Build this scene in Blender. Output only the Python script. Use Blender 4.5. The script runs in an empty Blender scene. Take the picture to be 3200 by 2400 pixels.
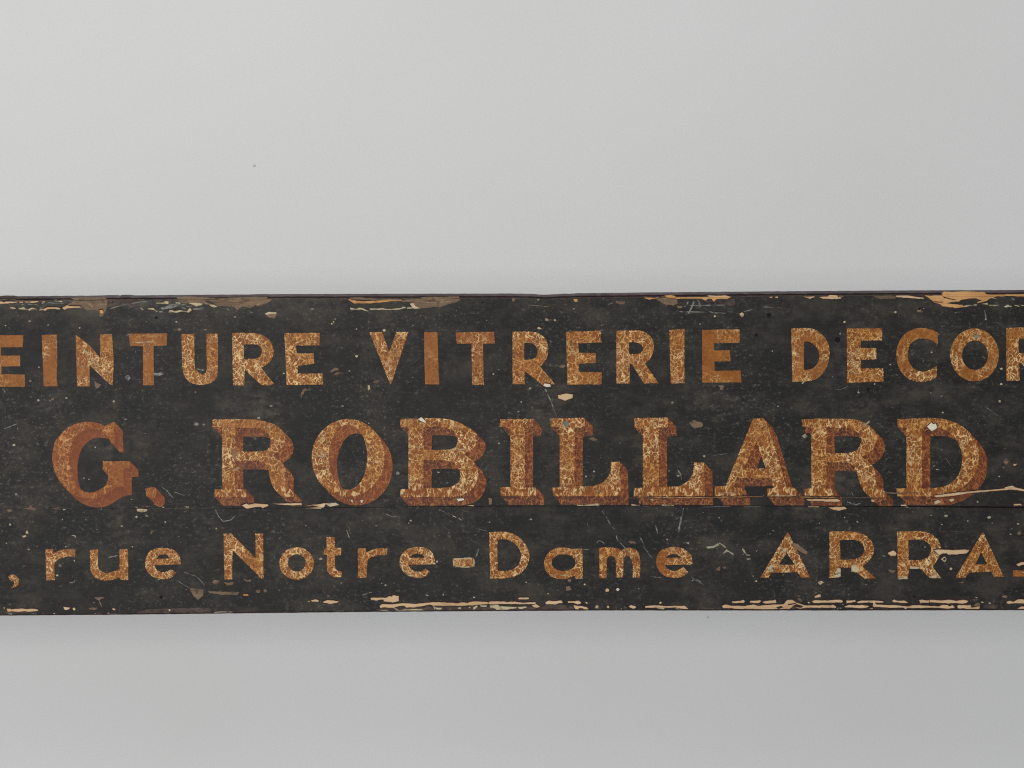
import bpy, math, random
import numpy as np
from mathutils import Vector, noise
from mathutils.geometry import delaunay_2d_cdt

random.seed(7)
SC = bpy.context.scene
COL = SC.collection
S = 0.0004            # metres per unit of the sign's own drawing grid (3200 x 2400 units across the view)

# ------------------------------------------------------------------ camera
D = 1.9
cam = bpy.data.cameras.new('camera'); cam.sensor_width = 36; cam.lens = 36 * D / (3200 * S)
cam.clip_end = 50; cam.clip_start = 0.05
co = bpy.data.objects.new('camera', cam); COL.objects.link(co)
co.location = (0, -D, 0); co.rotation_euler = (math.radians(90), 0, 0)
SC.camera = co

# ------------------------------------------------------------------ light
w = bpy.data.worlds.new('World'); SC.world = w; w.use_nodes = True
bg = w.node_tree.nodes['Background']; bg.inputs[0].default_value = (0.95, 0.98, 1.0, 1); bg.inputs[1].default_value = 0.40
def area(name, loc, target, size, power, col):
    l = bpy.data.lights.new(name, 'AREA'); l.shape = 'RECTANGLE'; l.size, l.size_y = size
    l.energy = power; l.color = col
    o = bpy.data.objects.new(name, l); COL.objects.link(o); o.location = loc
    o.rotation_euler = (Vector(target) - Vector(loc)).to_track_quat('-Z', 'Y').to_euler()
    return o
area('ceiling_lamp', (-2.0, -3.9, 2.6), (-0.2, 0.6, -0.3), (2.4, 1.9), 40, (1.0, 0.985, 0.95))
area('added_front_fill', (-1.2, -3.2, 0.10), (-0.15, 0.6, 0.05), (1.5, 0.85), 49, (1.0, 0.99, 0.97))  # added fill lamp, lightens the wall where the board dims it
SC.view_settings.view_transform = 'Standard'; SC.view_settings.look = 'None'
SC.cycles.use_denoising = False; SC.cycles.filter_width = 1.15
SC.view_settings.exposure = 0; SC.view_settings.gamma = 1

# ------------------------------------------------------------------ material helpers
def srgb(r, g, b):
    f = lambda c: (c / 255 / 12.92) if c / 255 <= 0.04045 else ((c / 255 + 0.055) / 1.055) ** 2.4
    return (f(r), f(g), f(b), 1)
class NT:
    def __init__(s, name, rough=0.6, spec=0.3):
        s.m = bpy.data.materials.new(name); s.m.use_nodes = True
        s.t = s.m.node_tree; s.b = s.t.nodes['Principled BSDF']
        s.b.inputs['Roughness'].default_value = rough
        s.b.inputs['Specular IOR Level'].default_value = spec
        s.geo = s.t.nodes.new('ShaderNodeNewGeometry')
        s.P = s.geo.outputs['Position']
    def link(s, a, b): s.t.links.new(a, b)
    def _in(s, n, i, v):
        if v is None: return
        if isinstance(v, bpy.types.NodeSocket): s.link(v, n.inputs[i])
        else: n.inputs[i].default_value = v
    def scale(s, v, vec):
        n = s.t.nodes.new('ShaderNodeVectorMath'); n.operation = 'MULTIPLY'
        s._in(n, 0, v); n.inputs[1].default_value = vec; return n.outputs[0]
    def vadd(s, a, b):
        n = s.t.nodes.new('ShaderNodeVectorMath'); n.operation = 'ADD'; s._in(n, 0, a); s._in(n, 1, b); return n.outputs[0]
    def noise(s, sc, det=4, rough=0.55, vec=None, out=0, off=None):
        n = s.t.nodes.new('ShaderNodeTexNoise'); n.inputs['Scale'].default_value = sc
        n.inputs['Detail'].default_value = det; n.inputs['Roughness'].default_value = rough
        v = vec or s.P
        if off: v = s.vadd(v, off)
        s.link(v, n.inputs['Vector']); return n.outputs[out]
    def voro(s, sc, vec=None, feat='DISTANCE_TO_EDGE', out='Distance', rnd=1.0):
        n = s.t.nodes.new('ShaderNodeTexVoronoi'); n.feature = feat; n.inputs['Scale'].default_value = sc
        n.inputs['Randomness'].default_value = rnd
        s.link(vec or s.P, n.inputs['Vector']); return n.outputs[out]
    def ramp(s, v, lo, hi, a=0.0, b=1.0):
        n = s.t.nodes.new('ShaderNodeMapRange'); n.clamp = True
        s._in(n, 0, v)
        for i, x in enumerate((lo, hi, a, b)): s._in(n, i + 1, x)
        return n.outputs[0]
    def math(s, op, a, b=None):
        n = s.t.nodes.new('ShaderNodeMath'); n.operation = op; s._in(n, 0, a)
        if b is not None: s._in(n, 1, b)
        return n.outputs[0]
    def mul(s, a, b): return s.math('MULTIPLY', a, b)
    def mix(s, f, a, b, mode='MIX'):
        n = s.t.nodes.new('ShaderNodeMix'); n.data_type = 'RGBA'; n.blend_type = mode; n.clamp_factor = True
        s._in(n, 0, f); s._in(n, 6, a); s._in(n, 7, b); return n.outputs[2]
    def color(s, c): s._in(s.b, 'Base Color', c)
    def bump(s, h, dist=0.0004, strength=1.0):
        n = s.t.nodes.new('ShaderNodeBump'); n.inputs['Distance'].default_value = dist
        n.inputs['Strength'].default_value = strength; s.link(h, n.inputs['Height'])
        s.link(n.outputs[0], s.b.inputs['Normal'])

# black sign paint: uneven, dusty, scuffed along the grain
def mat_black():
    n = NT('black_sign_paint', 0.62, 0.2)
    flat = n.scale(n.P, (1, 0, 1)); grain = n.scale(n.P, (0.55, 0, 1))
    big = n.noise(7, 5, 0.65, flat)
    c = n.mix(n.ramp(big, 0.40, 0.62), srgb(30, 30, 30), srgb(38, 36, 34))
    mid = n.noise(26, 5, 0.68, grain, off=(3, 0, 1))
    c = n.mix(n.ramp(mid, 0.47, 0.68, 0, 0.85), c, srgb(68, 63, 57))
    dark = n.noise(55, 4, 0.6, flat, off=(9, 0, 2))
    c = n.mix(n.ramp(dark, 0.50, 0.70, 0, 0.75), c, srgb(26, 26, 27))
    # fine dusty flecks, clustered
    cl = n.ramp(n.noise(9, 3, 0.6, flat, off=(5, 0, 7)), 0.38, 0.66, 0.12, 1)
    fl = n.ramp(n.noise(230, 4, 0.75, n.scale(n.P, (0.75, 0, 1))), 0.55, 0.70)
    c = n.mix(n.mul(n.mul(fl, cl), 0.72), c, srgb(122, 117, 107))
    fl2 = n.ramp(n.noise(420, 2, 0.6, n.scale(n.P, (0.8, 0, 1)), off=(2, 0, 4)), 0.64, 0.76)
    c = n.mix(n.mul(n.mul(fl2, cl), 0.6), c, srgb(158, 152, 138))
    sm = n.mul(n.ramp(n.noise(11, 5, 0.7, flat, off=(12, 0, 5)), 0.52, 0.68), n.ramp(n.noise(95, 4, 0.75, grain, off=(6, 0, 6)), 0.42, 0.62))
    c = n.mix(n.mul(sm, 0.55), c, srgb(92, 84, 74))
    gr = n.ramp(n.noise(520, 3, 0.6, n.scale(n.P, (0.05, 0, 1)), off=(1, 0, 8)), 0.45, 0.7)
    c = n.mix(n.mul(gr, 0.05), c, srgb(92, 88, 80))
    # short scratches in two directions
    def scratches(ang, off, amt):
        ca, sa = math.cos(ang), math.sin(ang)
        r = n.t.nodes.new('ShaderNodeVectorRotate'); r.rotation_type = 'Y_AXIS'; r.inputs['Angle'].default_value = ang
        n.link(n.P, r.inputs['Vector'])
        v = n.scale(r.outputs[0], (60, 0, 700))
        s_ = n.ramp(n.noise(1, 2, 0.5, v, off=off), 0.70, 0.80)
        return n.mul(s_, amt)
    c = n.mix(scratches(0.5, (11, 0, 3), 0.25), c, srgb(140, 136, 126))
    c = n.mix(scratches(-0.9, (4, 0, 13), 0.25), c, srgb(130, 126, 118))
    # pin pricks of light filler
    pv = n.voro(60, n.vadd(flat, n.scale(n.noise(400, 2, 0.5, flat, out=1), (0.004, 0, 0.004))), 'F1')
    c = n.mix(n.mul(n.ramp(pv, 0.02, 0.05, 0.6, 0), n.ramp(n.noise(12, 2, 0.5, flat, off=(3, 0, 3)), 0.45, 0.55)), c, srgb(176, 168, 148))
    # rubbed, browner and greyer band along the upper border
    sep = n.t.nodes.new('ShaderNodeSeparateXYZ'); n.link(n.P, sep.inputs[0])
    top = n.ramp(sep.outputs[2], 0.070, 0.108)
    left = n.ramp(sep.outputs[0], -0.05, -0.45, 0.15, 1)
    tz = n.mul(n.mul(top, left), n.ramp(n.noise(30, 4, 0.7, grain, off=(1, 0, 5)), 0.40, 0.65))
    c = n.mix(n.mul(tz, 0.8), c, srgb(102, 96, 84))
    n.color(c)
    h = n.math('ADD', n.mul(n.noise(300, 4, 0.65, n.scale(n.P, (0.3, 0, 1))), 0.7), n.mul(n.noise(90, 3, 0.5, flat), 0.6))
    n.bump(h, 0.0006, 0.5)
    n._in(n.b, 'Roughness', n.ramp(mid, 0.3, 0.7, 0.52, 0.72))
    return n.m

def crackle(n, dens):
    """network of fine craquelure lines, patchy; returns factor"""
    flat = n.scale(n.P, (1, 0, 1))
    wv = n.scale(n.noise(150, 2, 0.5, flat, out=1), (0.0095, 0, 0.0095))
    v = n.vadd(flat, wv)
    wid = n.ramp(n.noise(110, 2, 0.5, flat, off=(1, 0, 4)), 0.35, 0.65, 0.045, 0.105)
    e1 = n.ramp(n.voro(172, n.scale(v, (1.25, 0, 0.9))), 0.02, wid, 1, 0)
    brk = n.ramp(n.noise(170, 2, 0.5, flat, off=(3, 0, 9)), 0.36, 0.47)
    e1 = n.mul(e1, brk)
    e2 = n.ramp(n.voro(290, n.vadd(v, (0.4, 0, 0.9))), 0.02, 0.12, 1, 0)
    e2 = n.mul(e2, n.ramp(n.noise(90, 2, 0.5, flat, off=(8, 0, 2)), 0.50, 0.60))
    e = n.math('MAXIMUM', e1, n.mul(e2, 0.6))
    # comb of upright cracks where the brush dragged along the feet of the big letters
    sx = n.t.nodes.new('ShaderNodeSeparateXYZ'); n.link(n.P, sx.inputs[0])
    zz = n.mul(n.ramp(sx.outputs[2], -0.124, -0.127), n.ramp(sx.outputs[2], -0.144, -0.1425))
    e3 = n.mul(n.ramp(n.voro(210, n.scale(v, (1.25, 0, 0.3))), 0.02, 0.12, 1, 0), n.ramp(n.noise(130, 1, 0.5, flat, off=(2, 0, 3)), 0.42, 0.52, 0, 0.85))
    e = n.mix(zz, e, e3)
    patch = n.noise(26, 3, 0.6, flat, off=(6, 0, 6))
    thr = n.math('ADD', patch, dens)            # dens -0.3 .. 0.5
    return n.mul(e, n.ramp(thr, 0.40, 0.64)), thr, flat

def mat_letter():
    n = NT('gilt_letter_paint', 0.55, 0.22)
    oi = n.t.nodes.new('ShaderNodeObjectInfo'); sep = n.t.nodes.new('ShaderNodeSeparateColor'); n.link(oi.outputs['Color'], sep.inputs[0])
    dens = n.math('SUBTRACT', sep.outputs[0], 0.5); red = sep.outputs[1]
    e, thr, flat = crackle(n, dens)
    v1 = n.ramp(n.noise(60, 4, 0.6, flat), 0.38, 0.64)
    ochre = n.mix(v1, srgb(154, 95, 37), srgb(136, 79, 29))
    reds = n.mix(v1, srgb(144, 76, 34), srgb(116, 54, 26))
    c = n.mix(red, ochre, reds)
    cell = n.voro(185, flat, 'F1', 'Color')
    sc = n.t.nodes.new('ShaderNodeSeparateColor'); n.link(cell, sc.inputs[0])
    c = n.mix(n.mul(n.mul(n.ramp(sc.outputs[0], 0.2, 0.9), n.ramp(thr, 0.35, 0.6, 0.25, 1)), 0.75), c, srgb(104, 54, 22))
    c = n.mix(n.ramp(n.noise(16, 3, 0.6, flat, off=(2, 0, 2)), 0.52, 0.72, 0, 0.55), c, srgb(160, 104, 52))
    c = n.mix(n.ramp(n.noise(38, 4, 0.7, n.scale(n.P, (1, 0, 0.6)), off=(9, 0, 4)), 0.40, 0.66, 0, 0.45), c, srgb(110, 62, 28))
    fe = n.ramp(n.voro(200, n.vadd(flat, n.scale(n.noise(160, 2, 0.5, flat, out=1, off=(5, 0, 1)), (0.009, 0, 0.009)))), 0.02, 0.15, 1, 0)
    c = n.mix(n.mul(fe, 0.32), c, srgb(174, 112, 54))
    c = n.mix(n.mul(n.ramp(n.noise(320, 3, 0.6, flat), 0.5, 0.7), 0.4), c, srgb(112, 62, 26))
    pale = n.mix(n.ramp(n.noise(25, 2, 0.5, flat, off=(7, 0, 1)), 0.42, 0.6), srgb(212, 160, 94), srgb(238, 206, 150))
    pale = n.mix(n.mul(n.ramp(red, 0.6, 1.0), 0.55), pale, srgb(196, 122, 66))
    c = n.mix(n.mul(e, 0.92), c, pale)
    # grime and rubbed greyish spots
    c = n.mix(n.ramp(n.noise(48, 4, 0.7, flat, off=(4, 0, 8)), 0.66, 0.80, 0, 0.5), c, srgb(126, 100, 70))
    n.color(c)
    n.bump(n.math('SUBTRACT', n.mul(n.noise(260, 3, 0.6, flat), 0.6), e), 0.0003, 0.6)
    return n.m

def mat_shadow():
    n = NT('brown_block_shadow_paint', 0.55, 0.2)
    at = n.t.nodes.new('ShaderNodeAttribute'); at.attribute_name = 'tone'; at.attribute_type = 'GEOMETRY'
    oi = n.t.nodes.new('ShaderNodeObjectInfo'); sep = n.t.nodes.new('ShaderNodeSeparateColor'); n.link(oi.outputs['Color'], sep.inputs[0])
    dens = n.math('SUBTRACT', sep.outputs[0], 0.54)
    e, thr, flat = crackle(n, dens)
    side = n.mix(n.ramp(n.noise(50, 4, 0.6, flat), 0.38, 0.62), srgb(116, 60, 32), srgb(92, 46, 28))
    under = n.mix(n.ramp(n.noise(60, 4, 0.6, flat), 0.38, 0.62), srgb(96, 56, 42), srgb(74, 45, 38))
    ad = n.t.nodes.new('ShaderNodeAttribute'); ad.attribute_name = 'reach'; ad.attribute_type = 'GEOMETRY'
    c = n.mix(at.outputs['Fac'], under, side)
    c = n.mix(n.ramp(ad.outputs['Fac'], 0.1, 0.6, 0.6, 0), c, srgb(82, 42, 28))
    c = n.mix(n.ramp(ad.outputs['Fac'], 0.6, 1.0, 0, 0.4), c, srgb(136, 76, 44))
    c = n.mix(sep.outputs[2], c, srgb(140, 72, 34))
    c = n.mix(n.mul(e, 0.75), c, srgb(178, 114, 62))
    n.color(c); n.bump(n.noise(260, 3, 0.6, flat), 0.0002, 0.5)
    return n.m

def mat_patch(name, a, b, c3, scale=60, rough=0.75, bumpd=0.0004, worn=0.0, over=None):
    """worn = how much of the patch still carries rags of the black paint (or of colour over)"""
    n = NT(name, rough, 0.2)
    v = n.scale(n.P, (0.35, 0, 1)); flat = n.scale(n.P, (1, 0, 1))
    c = n.mix(n.ramp(n.noise(scale, 4, 0.6, v), 0.38, 0.62), a, b)
    c = n.mix(n.ramp(n.noise(scale * 3.3, 3, 0.6, v, off=(3, 0, 3)), 0.55, 0.72, 0, 0.8), c, c3)
    if worn:
        wn = n.noise(150, 4, 0.75, n.scale(n.P, (0.7, 0, 1)), off=(4, 0, 1))
        c = n.mix(n.ramp(wn, 0.62 - worn * 0.3, 0.72 - worn * 0.3, 0, 0.92), c, over or srgb(52, 48, 45))
    n.color(c); n.bump(n.noise(scale * 4, 3, 0.6, v), bumpd, 0.6)
    return n.m

def mat_wall():
    n = NT('matt_white_wall', 0.9, 0.1)
    flat = n.scale(n.P, (1, 0, 1))
    c = n.mix(n.ramp(n.noise(2.2, 3, 0.5, flat), 0.3, 0.7), (0.800, 0.800, 0.785, 1), (0.83, 0.832, 0.825, 1))
    c = n.mix(n.ramp(n.noise(260, 2, 0.6, flat), 0.3, 0.7, 0, 0.5), c, (0.775, 0.775, 0.765, 1))
    n.color(c); n.bump(n.noise(400, 3, 0.6, flat), 0.0003, 0.35)
    return n.m

M_BLACK, M_LET, M_SHA = mat_black(), mat_letter(), mat_shadow()
M_WOOD = mat_patch('bare_pine', srgb(212, 182, 144), srgb(198, 163, 124), srgb(170, 132, 96), 30)
M_CREAM = mat_patch('cream_primer', srgb(200, 184, 150), srgb(184, 166, 132), srgb(150, 138, 112), 50, worn=0.3)
M_GREY = mat_patch('grey_scuff', srgb(134, 134, 126), srgb(106, 106, 100), srgb(158, 156, 146), 80, worn=0.42)
M_TAUPE = mat_patch('worn_undercoat', srgb(128, 106, 84), srgb(102, 84, 70), srgb(150, 126, 100), 50, worn=0.30, over=srgb(78, 64, 54))
M_MAUVE = mat_patch('old_brown_paint', srgb(88, 76, 70), srgb(70, 56, 54), srgb(118, 104, 92), 60, worn=0.40)
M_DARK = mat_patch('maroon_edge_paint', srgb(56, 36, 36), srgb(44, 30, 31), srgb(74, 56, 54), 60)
M_EDGE = mat_patch('dull_purple_edge_paint', srgb(98, 90, 92), srgb(80, 71, 74), srgb(120, 112, 110), 60)
M_GOLD = mat_patch('yellow_raw_wood', srgb(204, 158, 104), srgb(184, 134, 82), srgb(140, 98, 62), 40)
M_HOLE = mat_patch('nail_hole_black', srgb(16, 14, 13), srgb(24, 20, 18), srgb(32, 26, 22), 80)
M_WHITE = mat_patch('white_filler', srgb(226, 218, 200), srgb(206, 196, 174), srgb(176, 164, 144), 80)
M_SPECK = mat_patch('pale_paint_spatter', srgb(168, 160, 138), srgb(138, 132, 114), srgb(196, 188, 160), 80, worn=0.25)

# ------------------------------------------------------------------ 2D outline helpers (sign units, y down)
def nz(x, y, seed=0.0): return noise.noise(Vector((x, y, seed)))
def smooth_path(pts):
    out = []; n = len(pts)
    for i in range(n):
        p0, p1, p2, p3 = pts[i - 1], pts[i], pts[(i + 1) % n], pts[(i + 2) % n]
        out.append((p1[0], p1[1]))
        L = math.hypot(p2[0] - p1[0], p2[1] - p1[1])
        if not (p1[2] or p2[2]):
            k = int(L / 9)
            for j in range(1, k + 1):
                t = j / (k + 1); out.append((p1[0] + (p2[0] - p1[0]) * t, p1[1] + (p2[1] - p1[1]) * t))
            continue
        m1 = ((p2[0] - p0[0]) / 2, (p2[1] - p0[1]) / 2) if p1[2] else (p2[0] - p1[0], p2[1] - p1[1])
        m2 = ((p3[0] - p1[0]) / 2, (p3[1] - p1[1]) / 2) if p2[2] else (p2[0] - p1[0], p2[1] - p1[1])
        for m, on in ((m1, p1[2]), (m2, p2[2])): pass
        def lim(m):
            l = math.hypot(*m) or 1; f = min(1, 1.25 * L / l); return (m[0] * f, m[1] * f)
        m1, m2 = lim(m1), lim(m2)
        k = max(1, int(L / 7))
        for j in range(1, k + 1):
            t = j / (k + 1); h00 = 2*t**3 - 3*t**2 + 1; h10 = t**3 - 2*t**2 + t; h01 = -2*t**3 + 3*t**2; h11 = t**3 - t**2
            out.append((h00*p1[0] + h10*m1[0] + h01*p2[0] + h11*m2[0], h00*p1[1] + h10*m1[1] + h01*p2[1] + h11*m2[1]))
    return out
def path(s, tile, jit=0.9, allsmooth=False):
    x0, y0, k = tile; pts = []
    for w_ in s.split():
        sm = w_.endswith('~'); a, b = w_.rstrip('~').split(',')
        pts.append((x0 + float(a) / k, y0 + float(b) / k, sm or allsmooth))
    out = smooth_path(pts)
    if jit:
        out = [(x + jit * (nz(x * .11, y * .11, 1) + .6 * nz(x * .35, y * .35, 5)), y + jit * (nz(x * .11, y * .11, 9) + .6 * nz(x * .35, y * .35, 3))) for x, y in out]
    return out
def ell(cx, cy, rx, ry, tile, n=56, jit=0.9):
    x0, y0, k = tile; o = []
    for i in range(n):
        a = 2 * math.pi * i / n; x = x0 + (cx + rx * math.cos(a)) / k; y = y0 + (cy + ry * math.sin(a)) / k
        o.append((x + jit * nz(x * .09, y * .09, 2), y + jit * nz(x * .09, y * .09, 7)))
    return o
def stroke(s, tile, w0, w1=None, jit=1.0):
    w1 = w0 if w1 is None else w1
    x0, y0, k = tile; P = [(x0 + float(a.split(',')[0]) / k, y0 + float(a.split(',')[1]) / k) for a in s.split()]
    Q = []
    for i in range(len(P) - 1):
        L = math.hypot(P[i+1][0] - P[i][0], P[i+1][1] - P[i][1]); m = max(1, int(L / 6))
        for j in range(m): t = j / m; Q.append((P[i][0] + (P[i+1][0] - P[i][0]) * t, P[i][1] + (P[i+1][1] - P[i][1]) * t))
    Q.append(P[-1]); n = len(Q); L_, R_ = [], []
    for i, (x, y) in enumerate(Q):
        a, b = Q[max(0, i - 1)], Q[min(n - 1, i + 1)]; dx, dy = b[0] - a[0], b[1] - a[1]; l = math.hypot(dx, dy) or 1
        t = i / max(1, n - 1); wd = (w0 + (w1 - w0) * t) / 2 * (0.8 + 0.9 * nz(x * .12, y * .12, 4)) * min(1, 0.35 + 4 * min(t, 1 - t))
        wd = max(wd, 0.25); ox = jit * nz(x * .08, y * .08, 8)
        x += ox * dy / l; y -= ox * dx / l
        L_.append((x + dy / l * wd, y - dx / l * wd)); R_.append((x - dy / l * wd, y + dx / l * wd))
    return L_ + R_[::-1]
def blob(cx, cy, r, tile, seed=0):
    x0, y0, k = tile; X, Y = x0 + cx / k, y0 + cy / k; r /= k; n = 9
    return [(X + r * (1 + .45 * nz(i * 1.7, X, seed)) * math.cos(2*math.pi*i/n), Y + r * (.85 + .45 * nz(i * 1.3, Y, seed + 3)) * math.sin(2*math.pi*i/n)) for i in range(n)]
def inside(P, poly):
    P = np.asarray(P); x, y = P[:, 0], P[:, 1]; r = np.zeros(len(P), bool); q = np.asarray(poly)
    x1, y1 = q[:, 0], q[:, 1]; x2, y2 = np.roll(x1, -1), np.roll(y1, -1)
    bb = (x > x1.min()) & (x < x1.max()) & (y > y1.min()) & (y < y1.max()); idx = np.nonzero(bb)[0]
    if len(idx) == 0: return r
    X, Y = x[idx][:, None], y[idx][:, None]
    c = ((y1 > Y) != (y2 > Y)); dy = np.where(y2 == y1, 1e-12, y2 - y1)
    r[idx] = (np.sum(c & (X < (x2 - x1) * (Y - y1) / dy + x1), axis=1) % 2).astype(bool); return r
def cdt(loops, extra=()):
    V, E = [], []
    for L in loops:
        b = len(V); V += [Vector(p) for p in L]; E += [(b + i, b + (i + 1) % len(L)) for i in range(len(L))]
    for a, c in extra:
        E.append((len(V), len(V) + 1)); V += [Vector(a), Vector(c)]
    v, e, f, *_ = delaunay_2d_cdt(V, E, [], 0, 1e-4)
    v = np.array([(p[0], p[1]) for p in v]); f = np.array([t[:3] for t in f if len(t) >= 3])
    c = v[f].mean(axis=1); return v, f, c
def X3(p, y=0.0): return ((p[0] - 1600) * S, y, (1200 - p[1]) * S)
def slab(name, v, f, yf, yb, mat, parent, attr=None, centre=False, side=None):
    """solid sheet: the triangles f at depth yf, with walls back to yb"""
    f = np.asarray(f)
    if len(f) == 0: return None
    used = np.unique(f); mp = {int(u): i for i, u in enumerate(used)}; n = len(used)
    P = [X3(v[u], yf) for u in used] + [X3(v[u], yb) for u in used]
    F = []; cnt = {}
    for t in f:
        a, b, c = (mp[int(q)] for q in t)
        pa, pb, pc = P[a], P[b], P[c]
        cr = (pb[0]-pa[0]) * (pc[2]-pa[2]) - (pb[2]-pa[2]) * (pc[0]-pa[0])
        if cr < 0: b, c = c, b
        F.append((a, b, c))
        for e in ((a, b), (b, c), (c, a)): cnt[e] = 1
    nf = len(F)
    for (a, b) in list(cnt):
        if (b, a) not in cnt: F.append((a, a + n, b + n, b))
    if side is not None: F += [(a + n, c + n, b + n) for a, b, c in F[:nf]]
    o = np.zeros(3)
    if centre:
        A = np.array(P); o = (A.min(0) + A.max(0)) / 2; P = [tuple(p) for p in A - o]
    me = bpy.data.meshes.new(name); me.from_pydata(P, [], F); me.validate(); me.update()
    if attr is not None:
        a_ = me.attributes.new('tone', 'FLOAT', 'FACE'); arr = np.zeros(len(me.polygons)); arr[:min(len(attr), len(arr))] = attr[:len(arr)]; a_.data.foreach_set('value', arr)
    me.materials.append(mat)
    if side is not None:
        me.materials.append(side)
        for p_ in me.polygons[nf:]: p_.material_index = 1
    ob = bpy.data.objects.new(name, me); COL.objects.link(ob); ob.parent = parent
    base = Vector((0, 0, 0))
    pp = parent
    while pp is not None: base += pp.location; pp = pp.parent
    ob.location = Vector(o) - base
    return ob
def strip(name, prof, top, xs, mat, parent, wob=0.0, seed=0):
    """sweep of a cross-section (depth, drop in units) along the board following curve top(x)"""
    V, F = [], []; m = len(prof)
    for x in xs:
        for j, (y, dz) in enumerate(prof):
            V.append(X3((x, top(x) + dz + wob * nz(x * .05, j * 3.1, seed)), y + wob * 0.0001 * nz(x * .07, j * 2.1, seed + 4)))
    for i in range(len(xs) - 1):
        for j in range(m - 1):
            a = i * m + j; F.append((a, a + 1, a + m + 1, a + m))
    F.append(tuple(range(m))); F.append(tuple((len(xs) - 1) * m + j for j in range(m))[::-1])
    me = bpy.data.meshes.new(name); me.from_pydata(V, [], F); me.update(); me.materials.append(mat)
    ob = bpy.data.objects.new(name, me); COL.objects.link(ob); ob.parent = parent; ob.location = -parent.location
    return ob
K = 2.765; Z = 5.53
# ------------------------------------------------------------------ wall
me = bpy.data.meshes.new('wall')
WY = 0.60
me.from_pydata([(-4, WY, -2.5), (4, WY, -2.5), (4, WY, 3), (-4, WY, 3), (-4, WY + .1, -2.5), (4, WY + .1, -2.5), (4, WY + .1, 3), (-4, WY + .1, 3)], [],
               [(0, 1, 2, 3), (5, 4, 7, 6), (1, 5, 6, 2), (4, 0, 3, 7), (3, 2, 6, 7), (4, 5, 1, 0)])
me.materials.append(mat_wall())
wall = bpy.data.objects.new('wall', me); COL.objects.link(wall); wall['kind'] = 'structure'

# ------------------------------------------------------------------ sign root
sign = bpy.data.objects.new('shop_sign', None); COL.objects.link(sign); sign.location = (0, 0.011, 0)
sign['label'] = 'long black wooden trade sign with crackled orange hand-painted lettering in three lines'
sign['category'] = 'sign'
XL, XR = -2300, 4500
def interp(tab):
    xs, ys = zip(*tab); return lambda x: float(np.interp(x, xs, ys))
top_t = interp([(-400, 927), (0, 924), (20, 922.5), (38, 922.5), (52, 925), (300, 923), (335, 921.5), (365, 921.5), (372, 923), (378, 921), (400, 920.5), (420, 922.5), (600, 920.5), (780, 919.5), (800, 918.5), (1200, 917.5),
                (1600, 916.5), (1660, 917.5), (1700, 920.5), (1765, 917), (1775, 918), (1790, 916), (2000, 913.5), (2400, 910), (2800, 907), (3200, 905.5), (3600, 902)])
bot_t = interp([(-400, 1927), (0, 1925), (400, 1922), (1100, 1914), (1500, 1911), (1900, 1909), (2600, 1909), (3200, 1908), (3600, 1906)])
seam_t = interp([(-400, 1592), (0, 1590.5), (400, 1589), (700, 1589), (1200, 1584), (1600, 1580.5), (2000, 1580), (2500, 1580.5), (2900, 1581), (3200, 1583), (3600, 1585)])
gap_t = interp([(-400, 1.0), (700, 1.0), (1400, 1.4), (2100, 2.0), (2600, 2.0), (2850, 3.0), (3000, 4.5), (3600, 5)])
xs = [XL + i * (XR - XL) / 850 for i in range(851)]

# ------------------------------------------------------------------ worn patches: (material key, outline, cut-outs, also cuts letters)
PT = []
def pt(key, tile, *ss, sub=(), cut=True, sm=False, jit=0.8):
    for s in ss: PT.append((key, path(s, tile, 2.4 if key in ('taupe', 'mauve', 'haze') else max(jit, 1.5) if key in ('wood', 'gold', 'white', 'cream') else jit, sm), [path(q, tile, .5) for q in sub], cut))
def st(key, tile, s, w0, w1=None, cut=True): PT.append((key, stroke(s, tile, w0, w1), [], cut))
def bl(key, tile, *cs):
    for i, (x, y, r) in enumerate(cs): PT.append((key, blob(x, y, r, tile, i), [], True))
tA, tB, tC, tD, tE, tF, tG = [(x, 890, Z) for x in (0, 400, 1000, 1600, 2000, 2400, 2800)]
uA, uC, uD, uE, uF, uG = [(x, 1840, Z) for x in (0, 1100, 1500, 1900, 2250, 2600)]
uV = (2900, 1700, 6.38)
zR, zI, zA, zR2, zB = [(x, 1290, Z) for x in (640, 1520, 2200, 2500, 1180)]
a1, b1, c1, d1 = [(x, 900, K) for x in (0, 800, 1600, 2400)]
a2, b2, c2, d2 = [(x, 1250, K) for x in (0, 800, 1600, 2400)]
a3, b3, c3, d3 = [(x, 1570, K) for x in (0, 800, 1600, 2400)]
# -- dull worn grounds first (lowest priority), bright chips after
pt('mauve', tA, '-1800,215 -30,210 200,205 700,222 1200,235 1180,262 900,256 600,246 430,240 -30,240 -1800,245', '1850,240 2212,240 2212,290 1990,330 1880,290')
pt('mauve', tB, '0,225 300,230 800,235 830,290 560,262 300,258 160,262 0,300', '60,400 -60,300 40,290 200,280 300,290 180,330')
pt('mauve', tC, '-200,238 200,235 470,240 480,262 300,262 120,262 -60,268 -200,262', '1440,205 1700,195 1690,222 1440,225')
pt('mauve', a3, '1190,945 1300,925 1450,915 1800,908 1830,930 1800,960 1200,966', '40,950 200,935 240,955 160,962 60,965', '840,960 1000,955 1180,960 1000,966')
pt('mauve', a1, '860,100 1000,85 1240,95 1200,130 1080,140 930,170 880,150')
pt('mauve', uC, '430,345 560,330 700,345 900,320 1000,340 1250,320 1350,285 1400,300 1600,305 1960,300 2212,300 2212,375 1600,385 1200,388 700,388 430,385')
pt('mauve', uD, '-20,300 180,310 330,300 640,300 840,310 900,300 1030,325 1130,285 1400,275 1590,290 1640,365 1100,375 -20,380')
pt('mauve', uE, '1540,335 1600,310 1780,330 1940,320 1950,362 1560,366')
pt('mauve', uF, '1190,260 1330,235 1450,280 1490,350 1430,372 1300,372 1240,340')
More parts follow.
